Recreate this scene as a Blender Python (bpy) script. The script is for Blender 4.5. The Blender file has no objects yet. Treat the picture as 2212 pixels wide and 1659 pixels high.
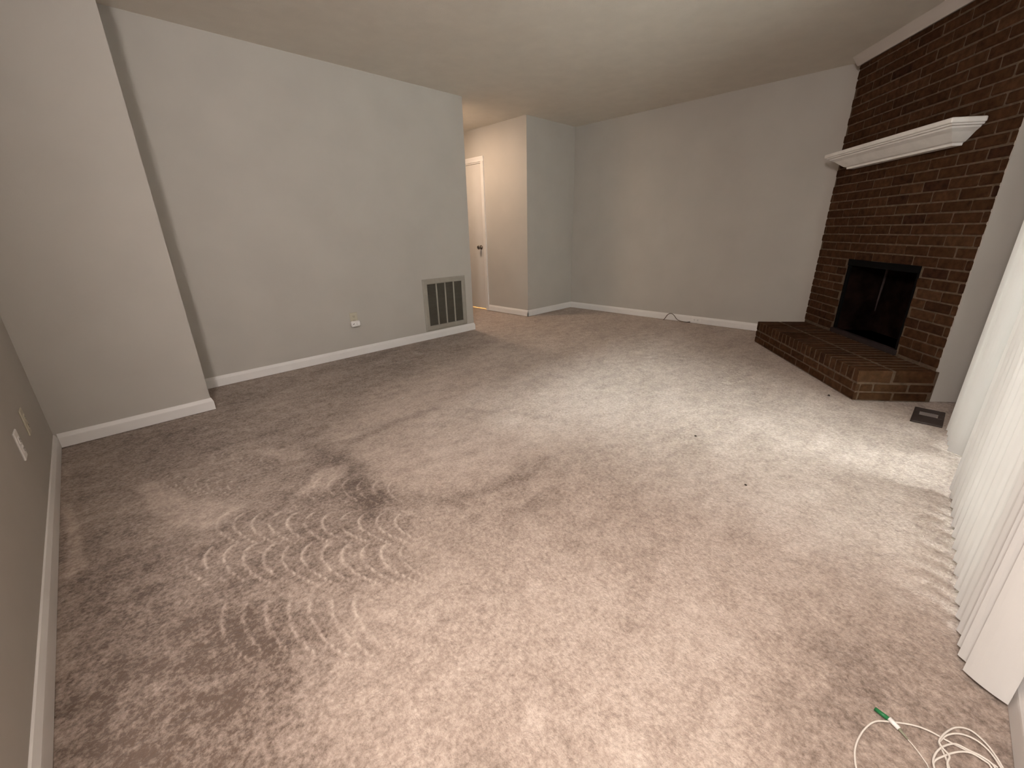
import bpy, bmesh, math, random
import numpy as np
from mathutils import Vector, Matrix

random.seed(7)
rng = np.random.default_rng(7)
scene = bpy.context.scene
COL = scene.collection

# ------------------------------------------------------------------ camera
CAM_H = 1.1142
F_PX, YAW, PITCH, ROLL = 901.49, 0.788672, 0.348941, -0.022202
fwd = Vector((math.cos(YAW) * math.cos(PITCH), math.sin(YAW) * math.cos(PITCH), -math.sin(PITCH)))
rgt = Vector((math.sin(YAW), -math.cos(YAW), 0))
upv = rgt.cross(fwd)
r2 = math.cos(ROLL) * rgt + math.sin(ROLL) * upv
u2 = -math.sin(ROLL) * rgt + math.cos(ROLL) * upv
cam_data = bpy.data.cameras.new('camera')
cam_data.sensor_fit = 'HORIZONTAL'
cam_data.sensor_width = 36.0
cam_data.lens = F_PX * 36.0 / 2212.0
cam_data.clip_start = 0.02
cam = bpy.data.objects.new('camera', cam_data)
COL.objects.link(cam)
m3 = Matrix((r2, u2, -fwd)).transposed()
cam.matrix_world = Matrix.Translation((0, 0, CAM_H)) @ m3.to_4x4()
scene.camera = cam

# ------------------------------------------------------------------ sky, exposure
SKY_COLOR, SKY_STRENGTH = (0.94, 0.98, 1.0), 106.0
LAMP_COLOR, LAMP_STRENGTH = (1.0, 0.91, 0.86), 180.0
HALL_COLOR, HALL_STRENGTH = (1.0, 0.74, 0.53), 95.0
world = bpy.data.worlds.new('world')
scene.world = world
world.use_nodes = True
bgn = world.node_tree.nodes['Background']
bgn.inputs[0].default_value = (*SKY_COLOR, 1)
bgn.inputs[1].default_value = SKY_STRENGTH
scene.view_settings.view_transform = 'Standard'
scene.view_settings.look = 'None'
scene.view_settings.exposure = 0.0
scene.view_settings.gamma = 1.0
scene.view_settings.use_curve_mapping = False

# ------------------------------------------------------------------ materials
def new_mat(name, color, rough=0.8, metallic=0.0, spec=0.3):
    m = bpy.data.materials.new(name)
    m.use_nodes = True
    b = m.node_tree.nodes['Principled BSDF']
    b.inputs['Base Color'].default_value = (*color, 1)
    b.inputs['Roughness'].default_value = rough
    b.inputs['Metallic'].default_value = metallic
    b.inputs['Specular IOR Level'].default_value = spec
    return m

def add_noise(m, amount, scale, bump=0.0, bump_scale=None, detail=4.0, bump_dist=0.003):
    """vary the base colour by +-amount and add a fine bump, in object space"""
    nt = m.node_tree
    b = nt.nodes['Principled BSDF']
    tc = nt.nodes.new('ShaderNodeTexCoord')
    base = b.inputs['Base Color'].default_value[:]
    n = nt.nodes.new('ShaderNodeTexNoise')
    n.inputs['Scale'].default_value = scale
    n.inputs['Detail'].default_value = detail
    nt.links.new(tc.outputs['Object'], n.inputs['Vector'])
    r = nt.nodes.new('ShaderNodeValToRGB')
    r.color_ramp.elements[0].position = 0.3
    r.color_ramp.elements[1].position = 0.7
    r.color_ramp.elements[0].color = (*[c * (1 - amount) for c in base[:3]], 1)
    r.color_ramp.elements[1].color = (*[min(1, c * (1 + amount)) for c in base[:3]], 1)
    nt.links.new(n.outputs['Fac'], r.inputs['Fac'])
    nt.links.new(r.outputs['Color'], b.inputs['Base Color'])
    if bump:
        n2 = nt.nodes.new('ShaderNodeTexNoise')
        n2.inputs['Scale'].default_value = bump_scale or scale * 10
        n2.inputs['Detail'].default_value = 3
        nt.links.new(tc.outputs['Object'], n2.inputs['Vector'])
        bp = nt.nodes.new('ShaderNodeBump')
        bp.inputs['Strength'].default_value = bump
        bp.inputs['Distance'].default_value = bump_dist
        nt.links.new(n2.outputs['Fac'], bp.inputs['Height'])
        nt.links.new(bp.outputs['Normal'], b.inputs['Normal'])
    return m

def emit_mat(name, color, strength):
    m = bpy.data.materials.new(name)
    m.use_nodes = True
    nt = m.node_tree
    nt.nodes.clear()
    o = nt.nodes.new('ShaderNodeOutputMaterial')
    e = nt.nodes.new('ShaderNodeEmission')
    e.inputs[0].default_value = (*color, 1)
    e.inputs[1].default_value = strength
    nt.links.new(e.outputs[0], o.inputs[0])
    return m

M = {}
M['wall'] = add_noise(new_mat('greige_wall_paint', (0.475, 0.447, 0.411), 0.75, spec=0.25), 0.03, 3, 0.08, 160)
M['ceil'] = add_noise(new_mat('ceiling_paint', (0.72, 0.67, 0.60), 0.9, spec=0.1), 0.03, 8, 0.25, 120, bump_dist=0.004)
M['trim'] = add_noise(new_mat('white_trim_paint', (0.78, 0.755, 0.74), 0.4), 0.02, 6)
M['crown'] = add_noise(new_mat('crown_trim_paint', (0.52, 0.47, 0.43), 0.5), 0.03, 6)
M['mantel'] = add_noise(new_mat('white_mantel_paint', (0.87, 0.85, 0.82), 0.5), 0.05, 14, 0.2, 60)
M['door'] = add_noise(new_mat('white_door_paint', (0.66, 0.63, 0.60), 0.45), 0.02, 5)
M['plate'] = new_mat('almond_plastic', (0.52, 0.48, 0.38), 0.4)
M['plastic'] = new_mat('white_plastic', (0.82, 0.80, 0.78), 0.35)
M['dark'] = new_mat('dark_slot', (0.03, 0.027, 0.024), 0.7)
M['grille'] = add_noise(new_mat('painted_grille_metal', (0.33, 0.305, 0.265), 0.5), 0.05, 20)
M['louver'] = new_mat('grille_louver_metal', (0.085, 0.075, 0.058), 0.6)
M['duct'] = new_mat('duct_interior', (0.05, 0.045, 0.04), 0.9)
M['mortar'] = add_noise(new_mat('brown_mortar', (0.108, 0.076, 0.052), 0.95, spec=0.1), 0.25, 30, 0.6, 180)
M['soot'] = add_noise(new_mat('sooty_firebrick', (0.016, 0.008, 0.006), 0.95, spec=0.05), 0.7, 9, 0.4, 60)
M['black'] = new_mat('black_steel', (0.006, 0.006, 0.006), 0.9, spec=0.02)
M['sill'] = new_mat('dark_steel_sill', (0.032, 0.024, 0.023), 0.95, spec=0.0)
M['sootmortar'] = add_noise(new_mat('pale_firebox_mortar', (0.07, 0.052, 0.048), 0.95, spec=0.0), 0.3, 20)
M['register'] = new_mat('brown_register_metal', (0.045, 0.032, 0.028), 0.5)
M['reggrey'] = new_mat('worn_register_fins', (0.22, 0.19, 0.18), 0.5)
M['knob'] = new_mat('dark_nickel_knob', (0.22, 0.19, 0.17), 0.28, metallic=0.9)
M['coax'] = new_mat('brown_cable_jacket', (0.10, 0.07, 0.045), 0.6)
M['fiber'] = new_mat('cream_cable_jacket', (0.72, 0.67, 0.61), 0.5)
M['green'] = new_mat('green_connector', (0.02, 0.16, 0.055), 0.45)
M['boot'] = new_mat('grey_green_boot', (0.25, 0.25, 0.18), 0.5)
M['alu'] = new_mat('white_door_frame', (0.72, 0.72, 0.71), 0.4)
M['concrete'] = add_noise(new_mat('patio_concrete', (0.22, 0.21, 0.20), 0.9), 0.1, 5, 0.2, 40)
M['sky_blocker'] = add_noise(new_mat('dark_sky_blocker', (0.06, 0.057, 0.053), 0.9), 0.2, 5)  # dark finish of the added slab that blocks low sky
M['crumb'] = new_mat('dark_crumb', (0.04, 0.03, 0.02), 0.9)
M['scrap'] = new_mat('pale_scrap', (0.55, 0.50, 0.44), 0.8)
M['lamp_metal'] = new_mat('lamp_metal', (0.35, 0.28, 0.2), 0.4, metallic=0.8)
M['globe'] = emit_mat('dining_globe_light', LAMP_COLOR, LAMP_STRENGTH)
M['dome'] = emit_mat('hall_dome_light', HALL_COLOR, HALL_STRENGTH)
M['bulb'] = emit_mat('closet_bulb_light', (1.0, 0.66, 0.26), 3500.0)

def brick_mat():
    m = new_mat('dark_brown_brick', (0.1, 0.05, 0.03), 0.95, spec=0.04)
    nt = m.node_tree
    b = nt.nodes['Principled BSDF']
    oi = nt.nodes.new('ShaderNodeObjectInfo')
    tc = nt.nodes.new('ShaderNodeTexCoord')
    ramp = nt.nodes.new('ShaderNodeValToRGB')
    cr = ramp.color_ramp
    cr.elements[0].position = 0.0
    cr.elements[0].color = (0.032, 0.014, 0.008, 1)
    cr.elements[1].position = 1.0
    cr.elements[1].color = (0.066, 0.032, 0.016, 1)
    e = cr.elements.new(0.12)
    e.color = (0.045, 0.021, 0.010, 1)
    e = cr.elements.new(0.6)
    e.color = (0.052, 0.024, 0.0115, 1)
    nt.links.new(oi.outputs['Random'], ramp.inputs['Fac'])
    n = nt.nodes.new('ShaderNodeTexNoise')
    n.inputs['Scale'].default_value = 26
    n.inputs['Detail'].default_value = 6
    add = nt.nodes.new('ShaderNodeVectorMath')
    nt.links.new(tc.outputs['Object'], add.inputs[0])
    nt.links.new(oi.outputs['Location'], add.inputs[1])
    nt.links.new(add.outputs[0], n.inputs['Vector'])
    mr = nt.nodes.new('ShaderNodeMapRange')
    mr.inputs['From Min'].default_value = 0.3
    mr.inputs['From Max'].default_value = 0.7
    mr.inputs['To Min'].default_value = 0.65
    mr.inputs['To Max'].default_value = 1.35
    nt.links.new(n.outputs['Fac'], mr.inputs['Value'])
    mul = nt.nodes.new('ShaderNodeVectorMath')
    mul.operation = 'SCALE'
    nt.links.new(ramp.outputs['Color'], mul.inputs[0])
    nt.links.new(mr.outputs[0], mul.inputs['Scale'])
    nt.links.new(mul.outputs[0], b.inputs['Base Color'])
    n2 = nt.nodes.new('ShaderNodeTexNoise')
    n2.inputs['Scale'].default_value = 150
    nt.links.new(add.outputs[0], n2.inputs['Vector'])
    bp = nt.nodes.new('ShaderNodeBump')
    bp.inputs['Strength'].default_value = 0.7
    bp.inputs['Distance'].default_value = 0.003
    nt.links.new(n2.outputs['Fac'], bp.inputs['Height'])
    nt.links.new(bp.outputs['Normal'], b.inputs['Normal'])
    return m
M['brick'] = brick_mat()

def vane_mat():
    m = bpy.data.materials.new('white_translucent_vane')
    m.use_nodes = True
    nt = m.node_tree
    b = nt.nodes['Principled BSDF']
    b.inputs['Base Color'].default_value = (0.86, 0.85, 0.83, 1)
    b.inputs['Roughness'].default_value = 0.5
    b.inputs['Specular IOR Level'].default_value = 0.2
    t = nt.nodes.new('ShaderNodeBsdfTranslucent')
    t.inputs['Color'].default_value = (0.86, 0.86, 0.83, 1)
    mx = nt.nodes.new('ShaderNodeMixShader')
    mx.inputs[0].default_value = 0.24
    nt.links.new(b.outputs[0], mx.inputs[1])
    nt.links.new(t.outputs[0], mx.inputs[2])
    nt.links.new(mx.outputs[0], nt.nodes['Material Output'].inputs[0])
    return m
M['vane'] = vane_mat()

def glass_mat():
    m = bpy.data.materials.new('clear_glass')
    m.use_nodes = True
    nt = m.node_tree
    nt.nodes.clear()
    o = nt.nodes.new('ShaderNodeOutputMaterial')
    tr = nt.nodes.new('ShaderNodeBsdfTransparent')
    tr.inputs[0].default_value = (0.93, 0.96, 0.95, 1)
    gl = nt.nodes.new('ShaderNodeBsdfGlossy')
    gl.inputs['Roughness'].default_value = 0.02
    fr = nt.nodes.new('ShaderNodeFresnel')
    fr.inputs['IOR'].default_value = 1.45
    mx = nt.nodes.new('ShaderNodeMixShader')
    nt.links.new(fr.outputs[0], mx.inputs[0])
    nt.links.new(tr.outputs[0], mx.inputs[1])
    nt.links.new(gl.outputs[0], mx.inputs[2])
    nt.links.new(mx.outputs[0], o.inputs[0])
    return m
M['glass'] = glass_mat()

def carpet_mat():
    m = new_mat('beige_cut_pile_carpet', (0.4, 0.32, 0.27), 1.0, spec=0.05)
    nt = m.node_tree
    b = nt.nodes['Principled BSDF']
    b.inputs['Sheen Weight'].default_value = 0.15
    b.inputs['Sheen Roughness'].default_value = 0.6
    tc = nt.nodes.new('ShaderNodeTexCoord')
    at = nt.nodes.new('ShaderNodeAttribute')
    at.attribute_name = 'nap_shade'
    # fine tuft speckle
    n1 = nt.nodes.new('ShaderNodeTexNoise')
    n1.inputs['Scale'].default_value = 75
    n1.inputs['Detail'].default_value = 5
    n1.inputs['Roughness'].default_value = 0.75
    nt.links.new(tc.outputs['Object'], n1.inputs['Vector'])
    # mid blotches
    n2 = nt.nodes.new('ShaderNodeTexNoise')
    n2.inputs['Scale'].default_value = 14
    n2.inputs['Detail'].default_value = 6
    n2.inputs['Roughness'].default_value = 0.7
    nt.links.new(tc.outputs['Object'], n2.inputs['Vector'])
    def math_node(op, a, bb):
        x = nt.nodes.new('ShaderNodeMath')
        x.operation = op
        for i, v in enumerate((a, bb)):
            if isinstance(v, (int, float)):
                x.inputs[i].default_value = v
            else:
                nt.links.new(v, x.inputs[i])
        return x.outputs[0]
    s = math_node('MULTIPLY', math_node('SUBTRACT', n1.outputs['Fac'], 0.5), 2.6)
    s2 = math_node('MULTIPLY', math_node('SUBTRACT', n2.outputs['Fac'], 0.5), 1.3)
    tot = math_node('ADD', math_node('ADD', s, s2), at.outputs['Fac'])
    mr = nt.nodes.new('ShaderNodeMapRange')
    mr.inputs['From Min'].default_value = -1.0
    mr.inputs['From Max'].default_value = 1.0
    nt.links.new(tot, mr.inputs['Value'])
    ramp = nt.nodes.new('ShaderNodeValToRGB')
    cr = ramp.color_ramp
    cr.elements[0].position = 0.0
    cr.elements[0].color = (0.115, 0.080, 0.061, 1)
    cr.elements[1].position = 1.0
    cr.elements[1].color = (0.68, 0.585, 0.51, 1)
    e = cr.elements.new(0.5)
    e.color = (0.41, 0.327, 0.275, 1)
    nt.links.new(mr.outputs[0], ramp.inputs['Fac'])
    nt.links.new(ramp.outputs['Color'], b.inputs['Base Color'])
    n3 = nt.nodes.new('ShaderNodeTexNoise')
    n3.inputs['Scale'].default_value = 130
    n3.inputs['Detail'].default_value = 4
    nt.links.new(tc.outputs['Object'], n3.inputs['Vector'])
    bp = nt.nodes.new('ShaderNodeBump')
    bp.inputs['Strength'].default_value = 0.7
    bp.inputs['Distance'].default_value = 0.008
    nt.links.new(n3.outputs['Fac'], bp.inputs['Height'])
    nt.links.new(bp.outputs['Normal'], b.inputs['Normal'])
    return m
M['carpet'] = carpet_mat()

# ------------------------------------------------------------------ helpers
def tag(o, label=None, cat=None, group=None, kind=None):
    if label: o['label'] = label
    if cat: o['category'] = cat
    if group: o['group'] = group
    if kind: o['kind'] = kind
    return o

def obj(name, bm, mat, parent=None, smooth=False):
    me = bpy.data.meshes.new(name)
    bmesh.ops.recalc_face_normals(bm, faces=bm.faces)
    if smooth:
        for f in bm.faces: f.smooth = True
    bm.to_mesh(me)
    bm.free()
    me.materials.append(M[mat])
    o = bpy.data.objects.new(name, me)
    COL.objects.link(o)
    if parent is not None: o.parent = parent
    return o

def empty(name, loc, rz=0.0):
    o = bpy.data.objects.new(name, None)
    o.empty_display_size = 0.1
    o.location = loc
    o.rotation_euler = (0, 0, rz)
    COL.objects.link(o)
    return o

def bx(bm, lo, hi, bevel=0.0, rot=None, seg=1):
    lo, hi = Vector(lo), Vector(hi)
    c, s = (lo + hi) / 2, hi - lo
    mat = Matrix.Translation(c) @ (rot.to_4x4() if rot is not None else Matrix.Identity(4)) @ Matrix.Diagonal((*s, 1))
    r = bmesh.ops.create_cube(bm, size=1.0, matrix=mat)
    if bevel:
        es = list({e for v in r['verts'] for e in v.link_edges})
        bmesh.ops.bevel(bm, geom=es, offset=bevel, segments=seg, affect='EDGES', profile=0.5)
    return bm

def boxes(*ls, bevel=0.0):
    bm = bmesh.new()
    for lo, hi in ls: bx(bm, lo, hi, bevel)
    return bm

def prism(bm, pts, axis_vec, base=Vector((0, 0, 0))):
    """pts: list of 3D points (polygon); extrude along axis_vec"""
    a = [bm.verts.new(base + Vector(p)) for p in pts]
    b = [bm.verts.new(base + Vector(p) + Vector(axis_vec)) for p in pts]
    n = len(pts)
    bm.faces.new(a)
    bm.faces.new(list(reversed(b)))
    for i in range(n):
        bm.faces.new((a[i], b[i], b[(i + 1) % n], a[(i + 1) % n]))

def sweep(bm, path, profile):
    """mitred sweep of a profile (out, up) along a 2-D path; 'out' lies to the left of the path"""
    n = len(path)
    rings = []
    for i, p in enumerate(path):
        p = Vector(p)
        dirs = []
        if i > 0: dirs.append((p - Vector(path[i - 1])).normalized())
        if i < n - 1: dirs.append((Vector(path[i + 1]) - p).normalized())
        nrm = [Vector((-d.y, d.x)) for d in dirs]
        m = sum(nrm, Vector((0, 0))).normalized()
        k = 1.0 / max(0.3, m.dot(nrm[0]))
        rings.append([bm.verts.new((p.x + m.x * o * k, p.y + m.y * o * k, z)) for o, z in profile])
    q = len(profile)
    for a, b in zip(rings[:-1], rings[1:]):
        for j in range(q):
            bm.faces.new((a[j], a[(j + 1) % q], b[(j + 1) % q], b[j]))
    bm.faces.new(rings[0])
    bm.faces.new(list(reversed(rings[-1])))

def smooth_path(pts, n=8):
    """Catmull-Rom through the points"""
    P = [Vector(p) for p in pts]
    P = [2 * P[0] - P[1]] + P + [2 * P[-1] - P[-2]]
    out = []
    for i in range(1, len(P) - 2):
        p0, p1, p2, p3 = P[i - 1:i + 3]
        for k in range(n):
            t = k / n
            out.append(0.5 * ((2 * p1) + (p2 - p0) * t + (2 * p0 - 5 * p1 + 4 * p2 - p3) * t * t + (3 * p1 - p0 - 3 * p2 + p3) * t ** 3))
    out.append(P[-2])
    return out

def tube(bm, pts, r, seg=8):
    pts = [Vector(p) for p in pts]
    rs = r if isinstance(r, (list, tuple)) else [r] * len(pts)
    rings = []
    prev = None
    for i, p in enumerate(pts):
        d = (pts[min(i + 1, len(pts) - 1)] - pts[max(i - 1, 0)]).normalized()
        if prev is None:
            a = d.orthogonal().normalized()
        else:
            a = (prev - d * prev.dot(d)).normalized()
        prev = a
        b = d.cross(a)
        rings.append([bm.verts.new(p + (a * math.cos(2 * math.pi * k / seg) + b * math.sin(2 * math.pi * k / seg)) * rs[i]) for k in range(seg)])
    for x, y in zip(rings[:-1], rings[1:]):
        for k in range(seg):
            bm.faces.new((x[k], x[(k + 1) % seg], y[(k + 1) % seg], y[k]))
    bm.faces.new(rings[0])
    bm.faces.new(list(reversed(rings[-1])))

def lathe(bm, prof, seg=24, mat=Matrix.Identity(4)):
    rings = []
    for r, z in prof:
        rings.append([bm.verts.new(mat @ Vector((r * math.cos(2 * math.pi * k / seg), r * math.sin(2 * math.pi * k / seg), z))) for k in range(seg)])
    for x, y in zip(rings[:-1], rings[1:]):
        for k in range(seg):
            bm.faces.new((x[k], x[(k + 1) % seg], y[(k + 1) % seg], y[k]))
    bm.faces.new(rings[0])
    bm.faces.new(list(reversed(rings[-1])))

# ------------------------------------------------------------------ room dimensions
H = 2.44
XC, YC_END = -0.341, 0.72          # left wall and where it stops behind the camera
YD, XD = 3.377, 0.417              # projecting wall
YA, XA = 3.907, 3.244              # long back wall and its end at the hall
XF, YG, XB = 4.283, 3.964, 5.262   # hall wall, recess wall, far wall
YE = -0.372                        # window wall
T = 0.12
HALL_END = 8.4
DIN_X, DIN_Y = -4.0, -4.0
DOOR_Y0, DOOR_Y1, DOOR_H = 4.822, 5.584, 2.032
WX0, WX1, WH = 1.46, 3.25, 2.05
PL = Vector((5.06, 0.867, 0))
FU = Vector((-0.79529, -0.60622, 0))
FN = Vector((-0.60622, 0.79529, 0))
FROT = math.atan2(FU.y, FU.x)
FACE_W, HEARTH_Z, HEARTH_D = 1.652, 0.21, 0.462
def fire_pt(s, d, z=0.0):
    return PL + FU * s + FN * d + Vector((0, 0, z))

# ------------------------------------------------------------------ carpet floor
def smoothstep(a, b, x):
    t = np.clip((x - a) / (b - a), 0, 1)
    return t * t * (3 - 2 * t)

def value_noise(X, Y, sx, sy, ang=0.0, seed=0):
    c, s = math.cos(ang), math.sin(ang)
    U = (X * c + Y * s) / sx + 50.0
    V = (-X * s + Y * c) / sy + 50.0
    g = np.random.default_rng(seed).random((256, 256))
    iu, iv = np.floor(U).astype(int), np.floor(V).astype(int)
    fu, fv = U - iu, V - iv
    fu = fu * fu * (3 - 2 * fu)
    fv = fv * fv * (3 - 2 * fv)
    a = g[iu % 256, iv % 256]; b = g[(iu + 1) % 256, iv % 256]
    c2 = g[iu % 256, (iv + 1) % 256]; d = g[(iu + 1) % 256, (iv + 1) % 256]
    return (a * (1 - fu) + b * fu) * (1 - fv) + (c2 * (1 - fu) + d * fu) * fv - 0.5

def poly_mask(X, Y, pts, soft):
    """soft inside mask of a polygon"""
    inside = np.zeros(X.shape, bool)
    dist = np.full(X.shape, 9.0)
    n = len(pts)
    for i in range(n):
        x1, y1 = pts[i]; x2, y2 = pts[(i + 1) % n]
        cond = ((y1 > Y) != (y2 > Y))
        xi = (x2 - x1) * (Y - y1) / ((y2 - y1) if abs(y2 - y1) > 1e-9 else 1e-9) + x1
        inside ^= cond & (X < xi)
        ex, ey = x2 - x1, y2 - y1
        t = np.clip(((X - x1) * ex + (Y - y1) * ey) / (ex * ex + ey * ey), 0, 1)
        dist = np.minimum(dist, np.hypot(X - x1 - t * ex, Y - y1 - t * ey))
    sd = np.where(inside, dist, -dist)
    return smoothstep(-soft, soft, sd)

def line_mask(X, Y, pts, w):
    dist = np.full(X.shape, 9.0)
    for (x1, y1), (x2, y2) in zip(pts[:-1], pts[1:]):
        ex, ey = x2 - x1, y2 - y1
        t = np.clip(((X - x1) * ex + (Y - y1) * ey) / (ex * ex + ey * ey), 0, 1)
        dist = np.minimum(dist, np.hypot(X - x1 - t * ex, Y - y1 - t * ey))
    return np.exp(-(dist / w) ** 2)

ARC_ROWS = [  # start, end, arc spacing, half width, bulge, strength
    ((0.00, 1.73), (0.62, 1.08), 0.074, 0.125, 0.080, 1.0),
    ((0.13, 1.89), (0.72, 1.25), 0.076, 0.118, 0.085, 1.0),
    ((0.03, 2.47), (0.30, 2.08), 0.062, 0.105, 0.065, 0.8),
    ((-0.02, 1.35), (0.40, 0.94), 0.070, 0.125, 0.040, 0.8),
    ((-0.25, 2.33), (-0.02, 1.97), 0.068, 0.090, 0.070, 0.5),
    ((0.26, 2.60), (0.52, 2.20), 0.062, 0.080, 0.055, 0.5),
    ((0.48, 1.93), (0.82, 1.48), 0.074, 0.110, 0.065, 0.7),
    ((-0.20, 1.62), (-0.05, 1.45), 0.060, 0.090, 0.045, 0.45),
]

def build_floor():
    st = 0.0075
    xs = np.arange(-0.45, 5.36, st)
    ys = np.arange(-0.46, 4.10, st)
    nx, ny = len(xs), len(ys)
    X, Y = np.meshgrid(xs, ys, indexing='ij')
    nap_shade = 0.30 * value_noise(X, Y, 0.9, 0.9, 0, 1) + 0.32 * value_noise(X, Y, 0.33, 0.16, 0.4, 2) \
        + 0.30 * value_noise(X, Y, 0.13, 0.05, -0.2, 3) + 0.18 * value_noise(X, Y, 0.05, 0.03, 0.5, 4)
    nap_shade *= 0.75
    warp = 0.02 * value_noise(X, Y, 0.08, 0.08, 0, 11)
    arcs = np.zeros_like(X)
    for (x0, y0), (x1, y1), sp, hw, bulge, k in ARC_ROWS:
        L = math.hypot(x1 - x0, y1 - y0)
        dx, dy = (x1 - x0) / L, (y1 - y0) / L
        rx, ry = (x0 + x1) / 2, (y0 + y1) / 2        # the machine was pulled across the row, slightly askew
        rl = math.hypot(rx, ry)
        rx, ry = rx / rl, ry / rl
        det = dx * ry - dy * rx
        a = ((X - x0) * ry - (Y - y0) * rx) / det + warp * 0.4
        b = (dx * (Y - y0) - dy * (X - x0)) / det
        w = np.abs(b) / hw
        aa = a - bulge * np.minimum(w, 1.2) ** 2 + 0.18 * b
        fr = aa / sp - np.round(aa / sp)
        ln = np.exp(-(fr * sp / 0.0058) ** 2)
        mask = (1 - smoothstep(0.80, 1.08, w)) * smoothstep(-0.02, 0.03, a) * (1 - smoothstep(L - 0.1, L, a))
        brk = 0.25 + 0.75 * smoothstep(-0.38, -0.12, value_noise(X, Y, 0.035, 0.035, 0, int(100 * (x0 + 3))))
        arcs = np.maximum(arcs, ln * mask * k * brk)
        nap_shade -= 0.16 * mask * k                       # brushed-down band between the ridges
    nap_shade += 0.85 * arcs
    # machine-swept light wedges and dark brushed bands, broader tonal areas, one painted shade patch
    for pts, soft, k in [
        ([(-0.05, 2.62), (0.08, 2.225), (0.25, 1.966), (0.20, 1.90), (0.09, 1.908), (0.00, 2.05), (-0.05, 2.25)], 0.03, 0.35),
        ([(0.45, 1.87), (0.60, 2.02), (0.74, 1.96), (0.66, 1.86), (0.55, 1.80)], 0.02, 0.42),
        ([(0.42, 2.52), (0.50, 2.47), (0.63, 2.27), (0.58, 2.19), (0.50, 2.28)], 0.02, 0.35),
        ([(-0.325, 2.57), (-0.295, 2.57), (-0.270, 2.27), (-0.255, 1.97), (-0.305, 1.95), (-0.305, 2.27)], 0.01, 0.45),
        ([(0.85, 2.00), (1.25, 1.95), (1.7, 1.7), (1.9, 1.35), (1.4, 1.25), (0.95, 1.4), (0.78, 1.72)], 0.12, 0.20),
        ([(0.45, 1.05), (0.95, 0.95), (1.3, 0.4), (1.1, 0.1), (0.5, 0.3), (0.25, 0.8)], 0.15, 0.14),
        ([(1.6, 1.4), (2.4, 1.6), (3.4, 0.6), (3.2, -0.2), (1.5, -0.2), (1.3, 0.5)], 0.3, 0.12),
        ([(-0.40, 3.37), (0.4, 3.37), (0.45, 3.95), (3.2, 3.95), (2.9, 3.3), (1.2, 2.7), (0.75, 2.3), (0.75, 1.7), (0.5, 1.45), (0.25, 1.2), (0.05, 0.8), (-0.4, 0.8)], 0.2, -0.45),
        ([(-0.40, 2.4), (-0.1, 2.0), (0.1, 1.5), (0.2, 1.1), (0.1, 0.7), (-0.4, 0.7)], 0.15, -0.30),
        ([(0.75, -0.42), (1.38, -0.42), (1.40, -0.20), (1.25, 0.05), (0.95, 0.10), (0.75, -0.10)], 0.12, -0.42),  # shade along the right wall, painted into the carpet colour
    ]:
        nap_shade += k * poly_mask(X, Y, pts, soft)
    for pts, w, k in [
        ([(0.62, 1.50), (0.69, 1.70), (0.705, 1.90), (0.71, 2.20)], 0.07, -0.42),
        ([(0.87, 2.20), (1.15, 2.22), (1.48, 2.24)], 0.045, -0.38),
        ([(0.66, 1.58), (0.85, 1.36), (1.15, 1.22), (1.45, 1.24)], 0.06, -0.30),
        ([(1.0, 1.02), (1.25, 1.02), (1.45, 1.10)], 0.05, -0.2),
        ([(1.55, 2.05), (1.75, 1.85), (1.85, 1.6)], 0.05, -0.18),
        ([(1.05, 0.75), (1.15, 0.60)], 0.05, -0.22),
        ([(0.95, 1.78), (1.4, 1.62)], 0.03, 0.14),
        ([(0.9, 1.65), (1.2, 1.5), (1.5, 1.45)], 0.03, 0.14),
    ]:
        nap_shade += k * line_mask(X + warp * 2, Y + warp * 2, pts, w)
    Z = -0.004 + 0.004 * arcs + 0.0035 * value_noise(X, Y, 0.014, 0.014, 0.3, 21) + 0.003 * value_noise(X, Y, 0.05, 0.05, 0.9, 22)
    Z = np.minimum(Z, 0.003)
    verts = np.stack([X, Y, Z], -1).reshape(-1, 3)
    idx = np.arange(nx * ny).reshape(nx, ny)
    faces = np.stack([idx[:-1, :-1], idx[1:, :-1], idx[1:, 1:], idx[:-1, 1:]], -1).reshape(-1, 4)
    # plain carpet beyond the finely modelled field: dining side, hall, closet
    ex = []
    x0, x1, y0, y1 = xs[0], xs[-1], ys[0], ys[-1]
    for a, b, c, d in [(DIN_X, x0 + 0.03, DIN_Y, 3.5), (x0, 0.95, DIN_Y, y0 + 0.03), (3.1, 5.5, y1 - 0.03, HALL_END)]:
        ex.append([(a, c, -0.007), (b, c, -0.007), (b, d, -0.007), (a, d, -0.007)])
    nv = len(verts)
    verts = np.concatenate([verts, np.array(ex).reshape(-1, 3)])
    faces = np.concatenate([faces, nv + np.arange(4 * len(ex)).reshape(-1, 4)])
    nap_shade_v = np.concatenate([nap_shade.reshape(-1), np.zeros(4 * len(ex))]).astype(np.float32)
    me = bpy.data.meshes.new('floor')
    me.vertices.add(len(verts))
    me.vertices.foreach_set('co', verts.astype(np.float32).reshape(-1))
    me.loops.add(faces.size)
    me.loops.foreach_set('vertex_index', faces.astype(np.int32).reshape(-1))
    me.polygons.add(len(faces))
    me.polygons.foreach_set('loop_start', np.arange(0, faces.size, 4, dtype=np.int32))
    me.update(calc_edges=True)
    me.polygons.foreach_set('use_smooth', np.ones(len(faces), bool))
    at = me.attributes.new('nap_shade', 'FLOAT', 'POINT')
    at.data.foreach_set('value', nap_shade_v)
    me.materials.append(M['carpet'])
    o = bpy.data.objects.new('floor', me)
    COL.objects.link(o)
    tag(o, 'beige cut-pile carpet with scalloped vacuum tracks covering the room floor', 'floor', kind='structure')
build_floor()

# ------------------------------------------------------------------ walls and ceiling
def struct(name, bm, mat, label, cat='wall'):
    o = obj(name, bm, mat)
    return tag(o, label, cat, kind='structure')

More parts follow.
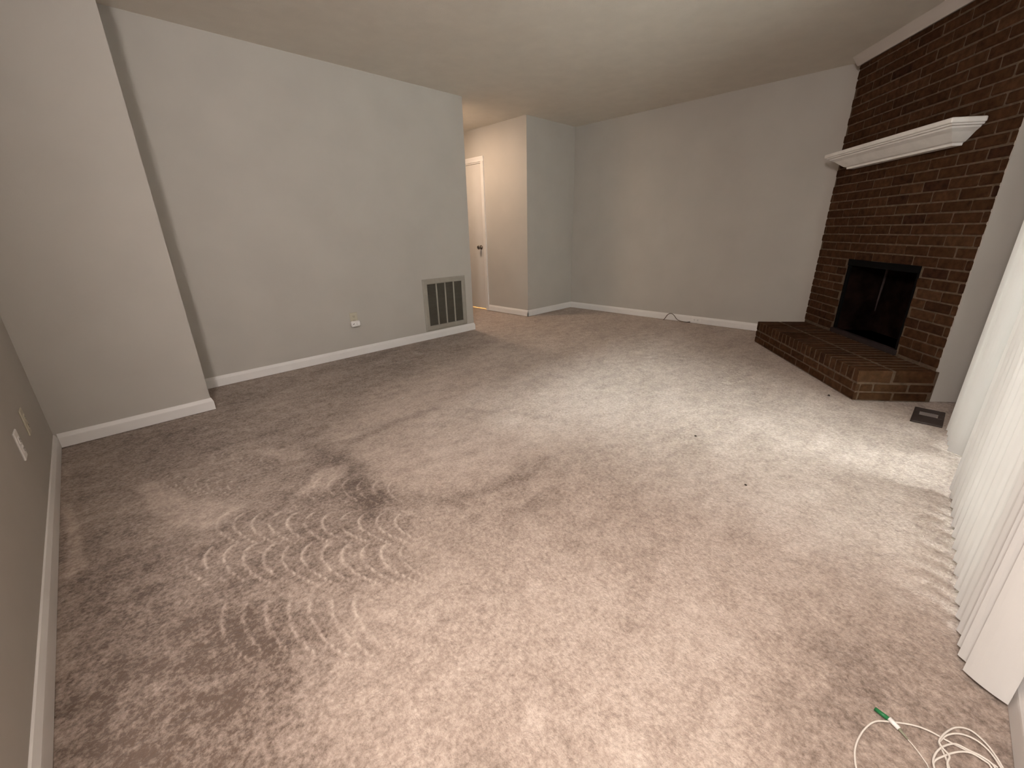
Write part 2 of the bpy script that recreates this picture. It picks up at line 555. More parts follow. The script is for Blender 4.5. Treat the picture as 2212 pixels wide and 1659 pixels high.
struct('ceiling', boxes(((DIN_X - T, YE - T, H), (XB + T, HALL_END + T, H + 0.1)), ((DIN_X - T, DIN_Y - T, H), (0.95 + T, YE - T, H + 0.1))),
       'ceil', 'flat off-white textured ceiling over the living room', 'ceiling')
struct('wall_left', boxes(((XC - T, YC_END, 0), (XC, YD, H))), 'wall', 'shaded greige wall at the left edge with two outlet plates')
struct('wall_projecting', boxes(((XC - T, YD, 0), (XD, YA + T, H))), 'wall', 'brightly lit greige wall block stepping forward in the left corner')
struct('wall_back', boxes(((XD, YA, 0), (XA, YA + T, H))), 'wall', 'long greige wall holding the return air grille')
struct('wall_hall_left', boxes(((XA - T, YA + T, 0), (XA, HALL_END, H))), 'wall', 'left side wall of the hallway behind the long wall')
struct('wall_hall_right', boxes(((XF, YG, 0), (XF + T, DOOR_Y0, H)), ((XF, DOOR_Y1, 0), (XF + T, HALL_END, H)),
       ((XF, DOOR_Y0, DOOR_H), (XF + T, DOOR_Y1, H))), 'wall', 'warmly lit hallway wall with the white door')
struct('wall_recess', boxes(((XF + T, YG, 0), (XB + T, YG + T, H))), 'wall', 'short dark greige wall between hallway corner and far wall')
struct('wall_far', boxes(((XB, YE - T, 0), (XB + T, YG, H))), 'wall', 'far greige wall running to the brick fireplace')
struct('wall_hall_end', boxes(((XA - T, HALL_END, 0), (XB + T, HALL_END + T, H))), 'wall', 'end wall of the hallway')
struct('wall_closet', boxes(((XB, YG + T, 0), (XB + T, HALL_END, H))), 'wall', 'back wall of the lit room behind the hallway door')
struct('wall_right', boxes(((0.95, YE - T, 0), (WX0, YE, H)), ((WX1, YE - T, 0), (XB, YE, H)), ((WX0, YE - T, WH), (WX1, YE, H))),
       'wall', 'window wall on the right behind the vertical blinds')
struct('wall_dining_side', boxes(((0.95, DIN_Y, 0), (0.95 + T, YE - T, H))), 'wall', 'wall of the dining area behind the camera to the right')
struct('wall_dining_rear', boxes(((DIN_X, DIN_Y - T, 0), (0.95 + T, DIN_Y, H))), 'wall', 'rear wall of the dining area behind the camera')
struct('wall_dining_left', boxes(((DIN_X - T, DIN_Y, 0), (DIN_X, 3.5 + T, H))), 'wall', 'far left wall of the dining area behind the camera')
struct('wall_dining_front', boxes(((DIN_X, 3.5, 0), (XC - T, 3.5 + T, H))), 'wall', 'front wall of the dining area behind the left wall')
# drywall sides of the chimney breast
bm = bmesh.new()
prism(bm, [fire_pt(FACE_W - 0.012, -0.002), fire_pt(FACE_W, 0.0), fire_pt(FACE_W, -0.34), fire_pt(FACE_W - 0.012, -0.34)], (0, 0, H))
prism(bm, [fire_pt(0.004, -0.006), (XB, fire_pt(0.004, -0.006).y, 0), (XB, fire_pt(0.004, -0.006).y - 0.012, 0), fire_pt(0.006, -0.02)], (0, 0, H))
struct('wall_chimney', bm, 'wall', 'narrow painted wall strip between brick chimney and blinds')

# baseboards: flat face, broad sloping top
BB = [(0, 0), (0.013, 0), (0.013, 0.052), (0.0125, 0.060), (0.005, 0.081), (0.002, 0.083), (0, 0.083)]
def baseboard(name, path, label):
    bm = bmesh.new()
    sweep(bm, path, BB)
    return tag(obj(name, bm, 'trim'), label, 'baseboard', kind='structure')
baseboard('baseboard_left', [(XC, YD), (XC, YC_END)], 'white baseboard along the shaded left wall')
baseboard('baseboard_projecting', [(XD, YA - 0.014), (XD, YD), (XC + 0.014, YD)], 'white baseboard under the projecting bright wall')
baseboard('baseboard_back', [(XA, YA + T), (XA, YA), (XD + 0.014, YA)], 'white baseboard along the wall with the air grille')
baseboard('baseboard_hall', [(XF, YG - 0.013), (XF, DOOR_Y0 - 0.059)], 'warmly lit baseboard between hallway door and corner')
baseboard('baseboard_recess', [(XB - 0.014, YG), (XF - 0.013, YG)], 'baseboard of the short dark recess wall')
baseboard('baseboard_far', [(XB, 1.0), (XB, YG)], 'white baseboard along the far wall to the hearth')
baseboard('baseboard_right', [(0.95, YE), (1.395, YE)], 'white baseboard at the bottom right beside the blinds')
baseboard('baseboard_right_end', [(WX1 + 0.06, YE), (3.9, YE)], 'baseboard stub between blinds and chimney wall')

# crown board over the brick
bm = bmesh.new()
pr = [(0, 2.365), (0.012, 2.365), (0.020, 2.380), (0.040, 2.425), (0.046, 2.44), (0, 2.44)]
a = [bm.verts.new(fire_pt(0.0 - o, o, z)) for o, z in pr]
b = [bm.verts.new(fire_pt(FACE_W, o, z)) for o, z in pr]
bm.faces.new(a)
bm.faces.new(b[::-1])
for i in range(len(pr)):
    j = (i + 1) % len(pr)
    bm.faces.new((a[i], b[i], b[j], a[j]))
tag(obj('trim_1', bm, 'crown'), 'painted crown board along the ceiling above the brick chimney', 'trim', kind='structure')

# ------------------------------------------------------------------ hallway door
d = tag(empty('door_1', (XF, DOOR_Y0, 0)), 'white flush hallway door with dark round knob', 'door', kind='structure')
W_ = DOOR_Y1 - DOOR_Y0
obj('door_leaf', boxes(((0.012, 0.012, 0.014), (0.047, W_ - 0.012, DOOR_H - 0.012)), bevel=0.002), 'door', d)
bm = bmesh.new()
bx(bm, (0.0, 0, 0), (T, 0.010, DOOR_H))
bx(bm, (0.0, W_ - 0.010, 0), (T, W_, DOOR_H))
bx(bm, (0.0, 0.010, DOOR_H - 0.010), (T, W_ - 0.010, DOOR_H))
obj('jamb', bm, 'trim', d)
for y0, y1 in ((-0.058, 0.004), (W_ - 0.004, W_ + 0.058)):
    bm = bmesh.new()
    s = 1 if y0 < 0 else -1
    e0, e1 = (y0, y1) if s > 0 else (y1, y0)
    prism(bm, [(0, e0, 0), (-0.020, e0, 0), (-0.020, e0 + s * 0.012, 0), (-0.014, e0 + s * 0.03, 0), (-0.010, e1, 0), (0, e1, 0)], (0, 0, DOOR_H + 0.005))
    obj('casing_side', bm, 'trim', d)
bm = bmesh.new()
prism(bm, [(0, -0.058, DOOR_H + 0.066), (-0.020, -0.058, DOOR_H + 0.066), (-0.020, -0.058, DOOR_H + 0.054), (-0.014, -0.058, DOOR_H + 0.036), (-0.010, -0.058, DOOR_H + 0.005), (0, -0.058, DOOR_H + 0.005)], (0, W_ + 0.116, 0))
obj('casing_head', bm, 'trim', d)
kn = Matrix.Translation((0.012, 0.082, 0.912)) @ Matrix.Rotation(-math.pi / 2, 4, 'Y')
bm = bmesh.new()
lathe(bm, [(0.001, 0.0), (0.031, 0.0), (0.031, 0.004), (0.026, 0.008), (0.012, 0.012), (0.011, 0.030), (0.018, 0.036), (0.027, 0.046), (0.028, 0.056), (0.022, 0.064), (0.001, 0.067)], 20, kn)
obj('knob', bm, 'knob', d, smooth=True)

# ------------------------------------------------------------------ sliding glass door
w = tag(empty('window_1', (WX0, YE - 0.085, 0)), 'white framed sliding glass patio door behind the blinds', 'window', kind='structure')
WW = WX1 - WX0
bm = bmesh.new()
bx(bm, (0, -0.035, 0), (0.035, 0.05, WH))
bx(bm, (WW - 0.035, -0.035, 0), (WW, 0.05, WH))
bx(bm, (0.035, -0.035, WH - 0.035), (WW - 0.035, 0.05, WH))
bx(bm, (0.035, -0.035, 0), (WW - 0.035, 0.05, 0.025))
obj('frame', bm, 'alu', w)
for i, (x0, x1, y) in enumerate(((0.036, WW / 2 + 0.03, 0.022), (WW / 2 - 0.03, WW - 0.036, -0.018))):
    bm = bmesh.new()
    z0, z1 = 0.026, WH - 0.036
    bx(bm, (x0, y - 0.016, z0), (x0 + 0.055, y + 0.016, z1))
    bx(bm, (x1 - 0.055, y - 0.016, z0), (x1, y + 0.016, z1))
    bx(bm, (x0 + 0.055, y - 0.016, z0), (x1 - 0.055, y + 0.016, z0 + 0.08))
    bx(bm, (x0 + 0.055, y - 0.016, z1 - 0.06), (x1 - 0.055, y + 0.016, z1))
    sash = obj('sash', bm, 'alu', w)
    obj('pane', boxes(((x0 + 0.05, y - 0.003, z0 + 0.075), (x1 - 0.05, y + 0.003, z1 - 0.055))), 'glass', sash)
bm = bmesh.new()
bx(bm, (WX0 - 0.055, YE, 0), (WX0 + 0.002, YE + 0.008, WH + 0.055), 0.003)
bx(bm, (WX1 - 0.002, YE, 0), (WX1 + 0.055, YE + 0.008, WH + 0.055), 0.003)
bx(bm, (WX0 + 0.002, YE, WH - 0.002), (WX1 - 0.002, YE + 0.008, WH + 0.055), 0.003)
tag(obj('trim_2', bm, 'trim'), 'white casing around the sliding patio door', 'trim', kind='structure')
struct('added_sky_blocker', boxes(((-60, -28.0, -0.1), (70, -25.5, 19.0))), 'sky_blocker', 'unseen dark block added far across the yard to cut low daylight')  # added unseen slab, height set to keep low sky off the far room
struct('patio', boxes(((-60, -40, -0.16), (70, YE - T - 0.001, -0.06)), ((-30, YE - T, -0.16), (40, 40, -0.10))), 'concrete', 'concrete patio outside the glass door', 'patio')

# ------------------------------------------------------------------ vertical blinds
def build_blind():
    root = tag(empty('vertical_blind', (1.3, -0.3, 0)), 'white vertical blind with turned vanes hanging over the patio door', 'blind')
    def yline(x):                       # track line, a touch nearer the wall at the near end
        return -0.298 + (x - 1.3) * 0.023
    bm = bmesh.new()
    a, b = Vector((1.28, yline(1.28), 2.075)), Vector((3.34, yline(3.34), 2.075))
    ang = math.atan2(b.y - a.y, b.x - a.x)
    bx(bm, (a + b) / 2 - Vector(((b - a).length / 2, 0.022, 0.0)), (a + b) / 2 + Vector(((b - a).length / 2, 0.022, 0.042)), 0.003, Matrix.Rotation(ang, 3, 'Z'))
    for v in bm.verts: v.co -= Vector((1.3, -0.3, 0))
    rail = obj('headrail', bm, 'plastic', root)
    bm = bmesh.new()
    n, ht, z0, wd, t = 8, 2.03, 0.022, 0.089, 0.0009
    cs = []
    for i in range(n + 1):
        q = (i / n - 0.5)
        cs.append((q * wd, 0.005 * (1 - 4 * q * q)))
    ring = [(x, y + t) for x, y in cs] + [(x, y - t) for x, y in reversed(cs)]
    prism(bm, [(x, y, z0) for x, y in ring], (0, 0, ht))
    me0 = obj('vane_source', bm, 'vane')
    me = me0.data
    bpy.data.objects.remove(me0)
    tips = [1.352, 1.400, 1.440, 1.500, 1.562, 1.632, 1.705, 1.785, 1.865, 1.945, 2.025, 2.105, 2.185, 2.265, 2.345, 2.425,
            2.885, 2.965, 3.040, 3.115, 3.195]
    for i, tx in enumerate(tips):
        # the vane runs from the room-side tip back towards the wall, nearer the camera
        a = math.radians(58.5 + random.uniform(-7, 7) + (0 if tx < 2.5 else 6))
        if i == 0: a = math.radians(58.5)
        dirv = Vector((math.cos(a), math.sin(a), 0))     # from wall edge to room edge
        tip = Vector((tx, yline(tx) + 0.028 if i else -0.277, 0))
        c = tip - dirv * 0.0445
        o = bpy.data.objects.new('vane', me)
        COL.objects.link(o)
        o.parent = root
        o.location = c - Vector((1.3, -0.3, 0))
        o.rotation_euler = (random.uniform(-0.003, 0.003), 0, a)
        if i == 0: o['label'] = 'nearest vane of the blind, its whole face turned to the room'
build_blind()

# ------------------------------------------------------------------ brick fireplace
BR_CACHE = {}
def brick_mesh(L, Hh, D, var):
    key = (round(L, 3), round(Hh, 3), round(D, 3), var)
    if key in BR_CACHE: return BR_CACHE[key]
    r = random.Random(hash(key) & 0xffff)
    bm = bmesh.new()
    bx(bm, (-L / 2, -D / 2, -Hh / 2), (L / 2, D / 2, Hh / 2), min(0.005, 0.2 * min(L, Hh, D)))
    for v in bm.verts:
        v.co += Vector((r.uniform(-1, 1) * 0.0022, r.uniform(-1, 1) * 0.0012, r.uniform(-1, 1) * 0.0016))
    bmesh.ops.recalc_face_normals(bm, faces=bm.faces)
    me = bpy.data.meshes.new('brick')
    bm.to_mesh(me)
    bm.free()
    me.materials.append(M['brick'])
    BR_CACHE[key] = me
    return me

def brick(parent, c, size, rz=0.0):
    o = bpy.data.objects.new('brick', brick_mesh(*size, random.randrange(5)))
    COL.objects.link(o)
    o.parent = parent
    o.location = c
    o.rotation_euler = (random.uniform(-0.006, 0.006), 0, rz)

def build_fireplace():
    # local frame: x along the face from its left edge, -y into the room
    root = tag(empty('brick_fireplace', PL, FROT), 'dark brown brick corner fireplace with raised hearth and open black firebox', 'fireplace')
    S0, S1, Z0, Z1 = 0.468, 1.270, 0.245, 0.838      # firebox opening
    P, BH, BL, J = 0.068, 0.0575, 0.200, 0.010
    back = 0.03
    bm = bmesh.new()
    f = 0.006                                          # mortar sits behind the brick faces
    bx(bm, (0.004, f, 0), (S0, back, H))
    bx(bm, (S1, f, 0), (FACE_W - 0.013, back, H))
    bx(bm, (S0, f, Z1), (S1, back, H))
    bx(bm, (S0, f, 0), (S1, back, Z0 - 0.02))
    face = obj('chimney_face', bm, 'mortar', root)
    face['label'] = 'brown brick chimney face in running bond'
    top = 2.364
    k = 0
    z = HEARTH_Z + 0.016
    while z < top - 0.012:
        h = min(BH, top - z)
        off = 0.032 if k % 2 == 0 else 0.132
        edges = []
        x = off - 0.21
        while x < FACE_W:
            edges.append((x, x + BL))
            x += BL + J
        for a, b in edges:
            a += random.uniform(-0.003, 0.003)
            b += random.uniform(-0.003, 0.003)
            segs = [(max(a, 0.002), min(b, FACE_W - 0.004))]
            if z + h > Z0 - 0.01 and z < Z1 - 0.012:   # courses beside the opening
                cut = []
                for p, q in segs:
                    if q <= S0 or p >= S1: cut.append((p, q)); continue
                    if p < S0 - 0.02: cut.append((p, S0 - 0.001))
                    if q > S1 + 0.02: cut.append((S1 + 0.001, q))
                segs = cut
            for p, q in segs:
                if q - p < 0.02: continue
                zz, hh = z, h
                if z < Z1 <= z + h and p < S1 and q > S0 and z >= Z1 - 0.012:
                    zz, hh = Z1, z + h - Z1
                brick(face, ((p + q) / 2, 0.0125 + random.uniform(-0.0015, 0.0015), zz + hh / 2), (q - p, hh, 0.025))
        z += P
        k += 1
    # hearth
    bm = bmesh.new()
    HS0, HS1 = 0.060, FACE_W + 0.016
    bx(bm, (HS0 + 0.004, -HEARTH_D + 0.004, 0), (HS1 - 0.004, f, HEARTH_Z - 0.003))
    hearth = obj('hearth', bm, 'mortar', root)
    hearth['label'] = 'raised brick hearth with rowlock top course'
    CH = 0.0525
    for c in range(2):
        zc = 0.004 + c * 0.0605 + CH / 2
        x = HS0 - (0.0 if c == 0 else 0.105)
        while x < HS1 - 0.02:
            a, b = max(x, HS0), min(x + BL, HS1)
            if b - a > 0.03:
                brick(hearth, ((a + b) / 2, -HEARTH_D + 0.0125, zc), (b - a, CH, 0.025))
            x += BL + J
        y = -HEARTH_D + (0.026 if c == 0 else 0.105)
        if c == 1: brick(hearth, (HS1 - 0.0125, -HEARTH_D + 0.0655, zc), (0.079 - 0.006, CH, 0.025), math.pi / 2)
        while y < -0.02:
            b = min(y + BL, -0.004)
            if b - y > 0.02:
                brick(hearth, (HS1 - 0.0125, (y + b) / 2 + J / 2, zc), (b - y - 0.001, CH, 0.025), math.pi / 2)
                brick(hearth, (HS0 + 0.0125, (y + b) / 2 + J / 2, zc), (b - y - 0.001, CH, 0.025), math.pi / 2)
            y += BL + J
    zr0 = 0.128
    x = HS0
    pw = (HS1 - HS0 + 0.010) / 24
    for i in range(24):
        cx_ = HS0 + i * pw + (pw - 0.010) / 2
        brick(hearth, (cx_, -HEARTH_D + 0.1, (zr0 + HEARTH_Z) / 2), (pw - 0.010, HEARTH_Z - zr0, 0.2))
        brick(hearth, (cx_, -HEARTH_D + 0.21 + 0.124, (zr0 + HEARTH_Z) / 2), (pw - 0.010, HEARTH_Z - zr0 - 0.002, 0.238))
    # firebox: splayed sooty liner behind the opening
    D = 0.30
    A = [(S0, back), (S0 + 0.045, D), (S1 - 0.10, D), (S1, back)]
    bm = bmesh.new()
    lo = [bm.verts.new((x, y, Z0 - 0.02)) for x, y in A]
    hi = [bm.verts.new((x, y, Z1 + 0.02)) for x, y in A]
    for i in range(3): bm.faces.new((lo[i], lo[i + 1], hi[i + 1], hi[i]))
    bm.faces.new(lo)
    bm.faces.new(hi)
    me = bpy.data.meshes.new('firebox_liner')
    r = bmesh.ops.solidify(bm, geom=list(bm.faces), thickness=0.012)
    bm.to_mesh(me)
    bm.free()
    me.materials.append(M['soot'])
    lin = bpy.data.objects.new('firebox_liner', me)
    COL.objects.link(lin)
    lin.parent = root
    # pale joint in the rear left corner of the firebox
    bm = bmesh.new()
    pts = [(S0 + 0.058, D - 0.020, 0.40), (S0 + 0.060, D - 0.020, 0.50), (S0 + 0.066, D - 0.020, 0.62), (S0 + 0.075, D - 0.020, 0.80)]
    tube(bm, pts, [0.003, 0.006, 0.008, 0.009], 6)
    obj('corner_joint', bm, 'sootmortar', lin)
    # black steel lintel frame and sill
    bm = bmesh.new()
    bx(bm, (S0, 0.004, Z1 - 0.05), (S1, 0.028, Z1), 0.002)
    bx(bm, (S0, 0.010, Z0), (S0 + 0.03, 0.028, Z1 - 0.05), 0.002)
    bx(bm, (S1 - 0.03, 0.010, Z0), (S1, 0.028, Z1 - 0.05), 0.002)
    obj('firebox_frame', bm, 'black', root)
    bm = bmesh.new()
    bx(bm, (S0 - 0.004, -0.010, HEARTH_Z - 0.002), (S1 + 0.004, 0.03, Z0), 0.003)
    obj('firebox_sill', bm, 'sill', root)
build_fireplace()

# mantel shelf
def build_mantel():
    root = tag(empty('mantel_shelf', PL + FN * 0.004, FROT), 'white moulded mantel shelf across the brick chimney', 'mantel')
    s0, s1 = 0.125, 1.435
    zt, dt = 1.689, 0.187
    bm = bmesh.new()
    bx(bm, (s0, -dt, zt - 0.030), (s1, 0.0, zt), 0.008, seg=3)
    obj('shelf_board', bm, 'mantel', root)
    # crown body: lofted rectangles that shrink downwards
    prof = [(0.014, zt - 0.030), (0.016, zt - 0.038), (0.030, zt - 0.042), (0.034, zt - 0.050), (0.060, zt - 0.066), (0.088, zt - 0.092), (0.112, zt - 0.112), (0.128, zt - 0.118), (0.130, zt - 0.132)]
    bm = bmesh.new()
    rings = []
    for o, z in prof:
        rings.append([bm.verts.new(c) for c in ((s0 + o, 0.0, z), (s0 + o, -dt + o, z), (s1 - o, -dt + o, z), (s1 - o, 0.0, z))])
    for a, b in zip(rings[:-1], rings[1:]):
        for i in range(4):
            bm.faces.new((a[i], a[(i + 1) % 4], b[(i + 1) % 4], b[i]))
    bm.faces.new(rings[0])
    bm.faces.new(rings[-1][::-1])
    obj('crown_moulding', bm, 'mantel', root)
build_mantel()

# ------------------------------------------------------------------ return air grille
def build_grille():
    x0, x1, z0, z1 = 2.556, 3.141, 0.090, 0.656
    root = tag(empty('return_air_grille', (x0, YA, z0)), 'square painted return air grille with three vertical bars above the baseboard', 'vent')
    Wd, Hg = x1 - x0, z1 - z0
    b = 0.056
    bm = bmesh.new()
    # sloped frame: outer lip thin, inner edge proud
    ou = [(0, 0), (Wd, 0), (Wd, Hg), (0, Hg)]
    def ring(o, y): return [bm.verts.new((o if i in (0, 3) else Wd - o, y, o if i in (0, 1) else Hg - o)) for i in range(4)]
    rs = [ring(0, 0.0), ring(0, -0.005), ring(0.016, -0.013), ring(b - 0.006, -0.013), ring(b, -0.008), ring(b, 0.0)]
    for p, q in zip(rs[:-1], rs[1:]):
        for i in range(4):
            bm.faces.new((p[i], p[(i + 1) % 4], q[(i + 1) % 4], q[i]))
    obj('frame', bm, 'grille', root)
    obj('duct', boxes(((b, -0.0015, b), (Wd - b, -0.0005, Hg - b))), 'duct', root)
    iw = Wd - 2 * b
    for i in (1, 2, 3):
        x = b + iw * i / 4
        obj('bar', boxes(((x - 0.008, -0.012, b), (x + 0.008, -0.002, Hg - b)), bevel=0.001), 'grille', root)
    bm = bmesh.new()
    nb = 30
    for i in range(nb):
        z = b + (i + 0.5) * (Hg - 2 * b) / nb
        prism(bm, [(b, -0.003, z + 0.005), (b, -0.0085, z - 0.005), (b, -0.0078, z - 0.0056), (b, -0.002, z + 0.0044)], (iw, 0, 0))
    tag(obj('louver_blades', bm, 'louver', root), kind='stuff')
    for sx, sz in ((0.03, Hg * 0.3), (0.03, Hg * 0.7), (Wd - 0.03, Hg * 0.3), (Wd - 0.03, Hg * 0.7)):
        bm = bmesh.new()
        lathe(bm, [(0.001, 0), (0.005, 0), (0.004, 0.0025), (0.001, 0.003)], 10, Matrix.Translation((sx, -0.013, sz)) @ Matrix.Rotation(math.pi / 2, 4, 'X'))
        obj('screw', bm, 'grille', root)
build_grille()

# ------------------------------------------------------------------ outlets
def outlet(name, loc, rz, label, mat='plate', horizontal=False, group=None, size=(0.074, 0.118)):
    """local: plate in the xz plane, front towards -y"""
    root = tag(empty(name, loc, rz), label, 'outlet', group)
    pw, ph = size if not horizontal else (size[1], size[0])
    obj('plate', boxes(((-pw / 2, -0.006, -ph / 2), (pw / 2, 0, ph / 2)), bevel=0.0025), mat, root)
    for s in (-1, 1):
        cx_, cz = (s * 0.020, 0) if horizontal else (0, s * 0.020)
        bm = bmesh.new()
        bx(bm, (cx_ - 0.0165, -0.009, cz - 0.0135), (cx_ + 0.0165, -0.005, cz + 0.0135), 0.003)
        so = obj('socket', bm, mat, root)
        bm = bmesh.new()
        for dx, dz, wx, wz in ((-0.006, 0.003, 0.0016, 0.004), (0.006, 0.003, 0.0016, 0.0034), (0, -0.007, 0.0025, 0.0025)):
            if horizontal: dx, dz, wx, wz = dz, dx, wz, wx
            bx(bm, (cx_ + dx - wx, -0.0094, cz + dz - wz), (cx_ + dx + wx, -0.0085, cz + dz + wz))
        obj('slots', bm, 'dark', so)
    return root
outlet('wall_outlet', (1.752, YA, 0.362), 0, 'almond wall outlet with a white adapter in its lower socket')
outlet('wall_outlet', (XC, 2.425, 0.365), math.pi / 2, 'nearer, brighter wall plate on the shaded left wall', 'plastic')
outlet('wall_outlet', (XC, 2.735, 0.368), math.pi / 2, 'farther, fainter wall plate on the shaded left wall', 'plate')
outlet('baseboard_outlet', (XB - 0.013, 2.01, 0.042), -math.pi / 2, 'white outlet set sideways in the far baseboard', 'plastic', horizontal=True, size=(0.056, 0.135))

# plug-in adapter in the lower socket
root = tag(empty('plug_in_adapter', (1.752, YA - 0.009, 0.318)), 'white rounded plug-in adapter on the long greige wall', 'adapter')
bm = bmesh.new()
bx(bm, (-0.047, -0.034, -0.030), (0.047, 0.0, 0.028), 0.0165, seg=4)
obj('body', bm, 'plastic', root, smooth=False)
bm = bmesh.new()
bx(bm, (-0.034, -0.0348, -0.002), (-0.018, -0.0335, 0.003), 0.0006, Matrix.Rotation(-0.4, 3, 'Y'))
obj('switch_slot', bm, 'dark', root)
bm = bmesh.new()
for dz in (-0.006, 0.006):
    bx(bm, (0.004, -0.0348, dz - 0.002), (0.008, -0.0335, dz + 0.002))
obj('indicator', bm, 'dark', root)

# ------------------------------------------------------------------ cables
bm = bmesh.new()
pts = [(XB - 0.05, 2.425, -0.012), (XB - 0.045, 2.405, 0.015), (XB - 0.036, 2.372, 0.070), (XB - 0.036, 2.332, 0.089), (XB - 0.036, 2.292, 0.072),
       (XB - 0.04, 2.25, 0.030), (XB - 0.04, 2.205, 0.010), (XB - 0.04, 2.15, 0.005), (XB - 0.036, 2.10, 0.006), (XB - 0.032, 2.075, 0.010)]
tube(bm, smooth_path(pts), 0.0043, 8)
root = tag(empty('coax_cable', (XB - 0.05, 2.42, 0)), 'brown cable looping out of the carpet by the far baseboard', 'cable')
for v in bm.verts: v.co -= root.location
obj('wire', bm, 'coax', root, smooth=True)
bm = bmesh.new()
tube(bm, [(XB - 0.036, 2.105, 0.006), (XB - 0.032, 2.078, 0.010)], 0.0055, 8)
for v in bm.verts: v.co -= root.location
obj('plug', bm, 'dark', root)

# fibre cable coil on the carpet at the bottom right
FC0 = Vector((1.0, -0.15, 0))
fc = tag(empty('fiber_cable', FC0), 'coiled cream cable with a green connector on the carpet, bottom right', 'cable')
def fpart(name, pts, r, mat, seg=8, parent=None, n=8):
    bm = bmesh.new()
    tube(bm, smooth_path([Vector(p) - FC0 for p in pts], n) if len(pts) > 2 else [Vector(p) - FC0 for p in pts], r, seg)
    return obj(name, bm, mat, parent or fc, smooth=True)
def z3(pts, z0=0.004, lift=0.0):
    n = len(pts)
    return [(x, y, z0 + lift * math.sin(math.pi * i / (n - 1))) for i, (x, y) in enumerate(pts)]
fpart('wire', z3([(1.123, -0.332), (1.126, -0.308), (1.121, -0.282), (1.118, -0.255), (1.117, -0.226), (1.107, -0.197), (1.077, -0.155), (1.054, -0.132),
                  (1.016, -0.117), (0.972, -0.109), (0.937, -0.110), (0.900, -0.122), (0.868, -0.160), (0.862, -0.215), (0.890, -0.265), (0.950, -0.285), (1.021, -0.226)], 0.006), 0.0019, 'fiber')
fpart('wire', z3([(1.131, -0.340), (1.150, -0.330), (1.169, -0.315), (1.180, -0.292), (1.166, -0.269), (1.134, -0.251), (1.099, -0.240), (1.085, -0.244), (1.072, -0.256),
                  (1.047, -0.253), (1.010, -0.262), (0.985, -0.290), (1.000, -0.325), (1.050, -0.342), (1.100, -0.342), (1.125, -0.333), (1.150, -0.318), (1.161, -0.297),
                  (1.154, -0.273), (1.131, -0.253), (1.099, -0.240)], 0.005, 0.010), 0.0019, 'fiber')
fpart('wire', z3([(1.099, -0.240), (1.070, -0.252), (1.020, -0.268), (1.000, -0.295), (1.030, -0.322), (1.080, -0.330), (1.116, -0.325), (1.123, -0.308), (1.120, -0.287), (1.116, -0.266),
                  (1.089, -0.246), (1.056, -0.234), (1.027, -0.233), (0.990, -0.250), (0.985, -0.285), (1.030, -0.318), (1.080, -0.326), (1.111, -0.320), (1.117, -0.311),
                  (1.118, -0.291), (1.102, -0.271), (1.072, -0.250), (1.039, -0.234), (1.000, -0.240)], 0.006, 0.006), 0.0019, 'fiber')
fpart('pigtail', z3([(1.060, -0.191), (1.049, -0.204), (1.031, -0.220), (1.021, -0.226), (0.990, -0.235)], 0.006), 0.0012, 'fiber')
c = fpart('connector_cap', [(1.0895, -0.129, 0.008), (1.081, -0.155, 0.010)], 0.0048, 'green', 10)
c['label'] = 'green connector cap'
fpart('connector_body', [(1.081, -0.155, 0.0125), (1.071, -0.174, 0.010)], 0.0052, 'plastic', 10)
fpart('connector_boot', [(1.071, -0.174, 0.010), (1.060, -0.191, 0.006)], [0.0036, 0.0018], 'boot', 10)

# ------------------------------------------------------------------ floor register
rr = tag(empty('floor_register', (3.425, -0.150, 0.0), math.radians(-2)), 'brown metal floor register in the carpet by the blinds', 'vent')
hx, hy = 0.140, 0.070
fx0, fx1, fy = -0.005, 0.068, 0.042
bm = bmesh.new()
bx(bm, (-hx, -hy, -0.004), (fx0, hy, 0.007), 0.002)
bx(bm, (fx1, -hy, -0.004), (hx, hy, 0.007), 0.002)
bx(bm, (fx0, -hy, -0.004), (fx1, -fy, 0.007), 0.002)
bx(bm, (fx0, fy, -0.004), (fx1, hy, 0.007), 0.002)
obj('frame', bm, 'register', rr)
for i in range(5):
    x = fx0 + 0.0075 + i * 0.0145
    obj('fin', boxes(((x - 0.0055, -fy - 0.001, -0.002), (x + 0.0055, fy + 0.001, 0.005)), bevel=0.001), 'reggrey', rr)

# ------------------------------------------------------------------ small bits on the carpet
def crumb(name, xy, r, mat, label, stretch=1.0, rz=0.0, group=None):
    bm = bmesh.new()
    bmesh.ops.create_icosphere(bm, subdivisions=2, radius=r)
    rr_ = random.Random(int(xy[0] * 1000))
    for v in bm.verts:
        v.co *= rr_.uniform(0.75, 1.15)
        v.co.x *= stretch
        v.co.z *= 0.6
    o = obj(name, bm, mat)
    o.location = (xy[0], xy[1], 0.004 + r * 0.4)
    o.rotation_euler = (0, 0, rz)
    return tag(o, label, 'debris', group)
crumb('carpet_crumb', (2.224, 0.772), 0.007, 'crumb', 'dark crumb on the bright carpet, middle of the room')
crumb('carpet_crumb', (1.897, 0.409), 0.006, 'crumb', 'dark crumb on the pale carpet nearest the blinds')
crumb('carpet_crumb', (3.437, 0.351), 0.008, 'crumb', 'dark crumb on the carpet in front of the hearth corner')
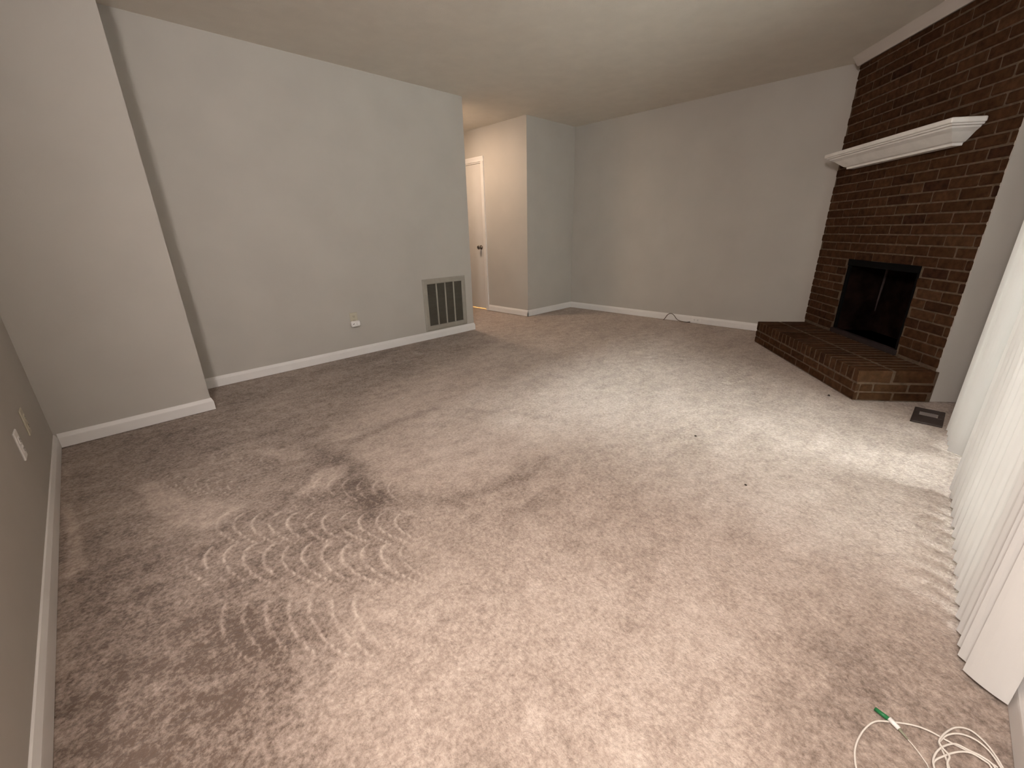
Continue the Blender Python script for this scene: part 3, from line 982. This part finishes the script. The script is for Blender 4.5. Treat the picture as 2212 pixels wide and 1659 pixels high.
crumb('paper_scrap', (1.411, 2.541), 0.009, 'scrap', 'pale paper scrap on the dark carpet near the long wall', 2.2, 0.9)

# ------------------------------------------------------------------ lamps of the place
PEND = Vector((-0.45, 0.06, 1.88))
pl = tag(empty('pendant_lamp', (PEND.x, PEND.y, H)), 'lit globe pendant lamp hanging in the dining area behind the camera', 'lamp')
bm = bmesh.new()
bmesh.ops.create_uvsphere(bm, u_segments=24, v_segments=14, radius=0.17, matrix=Matrix.Translation((0, 0, PEND.z - H)))
obj('globe', bm, 'globe', pl, smooth=True)
bm = bmesh.new()
tube(bm, [(0, 0, 0), (0, 0, PEND.z - H + 0.18)], 0.006, 8)
obj('cord', bm, 'lamp_metal', pl)
bm = bmesh.new()
lathe(bm, [(0.001, -0.03), (0.03, -0.028), (0.06, -0.01), (0.062, 0.0), (0.001, 0.0)], 20)
obj('ceiling_canopy', bm, 'lamp_metal', pl)
bm = bmesh.new()
lathe(bm, [(0.001, 0.19), (0.04, 0.185), (0.055, 0.155), (0.001, 0.15)], 20, Matrix.Translation((0, 0, PEND.z - H)))
obj('socket_cap', bm, 'lamp_metal', pl)

hl = tag(empty('hall_ceiling_light', (3.38, 4.70, H)), 'lit warm flat round light on the hallway ceiling', 'lamp')
bm = bmesh.new()
lathe(bm, [(0.001, -0.02), (0.165, -0.02), (0.17, 0.0), (0.001, 0.0)], 28)
obj('base', bm, 'lamp_metal', hl)
bm = bmesh.new()
lathe(bm, [(0.001, -0.034), (0.10, -0.032), (0.145, -0.026), (0.150, -0.02), (0.001, -0.02)], 28)
obj('dome', bm, 'dome', hl, smooth=True)

cl = tag(empty('closet_bulb', (4.85, 5.2, H)), 'lit bare bulb in the room behind the hallway door', 'lamp')
bm = bmesh.new()
lathe(bm, [(0.001, -0.04), (0.03, -0.04), (0.05, 0.0), (0.001, 0.0)], 16)
obj('holder', bm, 'plastic', cl)
bm = bmesh.new()
bmesh.ops.create_uvsphere(bm, u_segments=16, v_segments=10, radius=0.05, matrix=Matrix.Translation((0, 0, -0.085)))
obj('bulb', bm, 'bulb', cl, smooth=True)
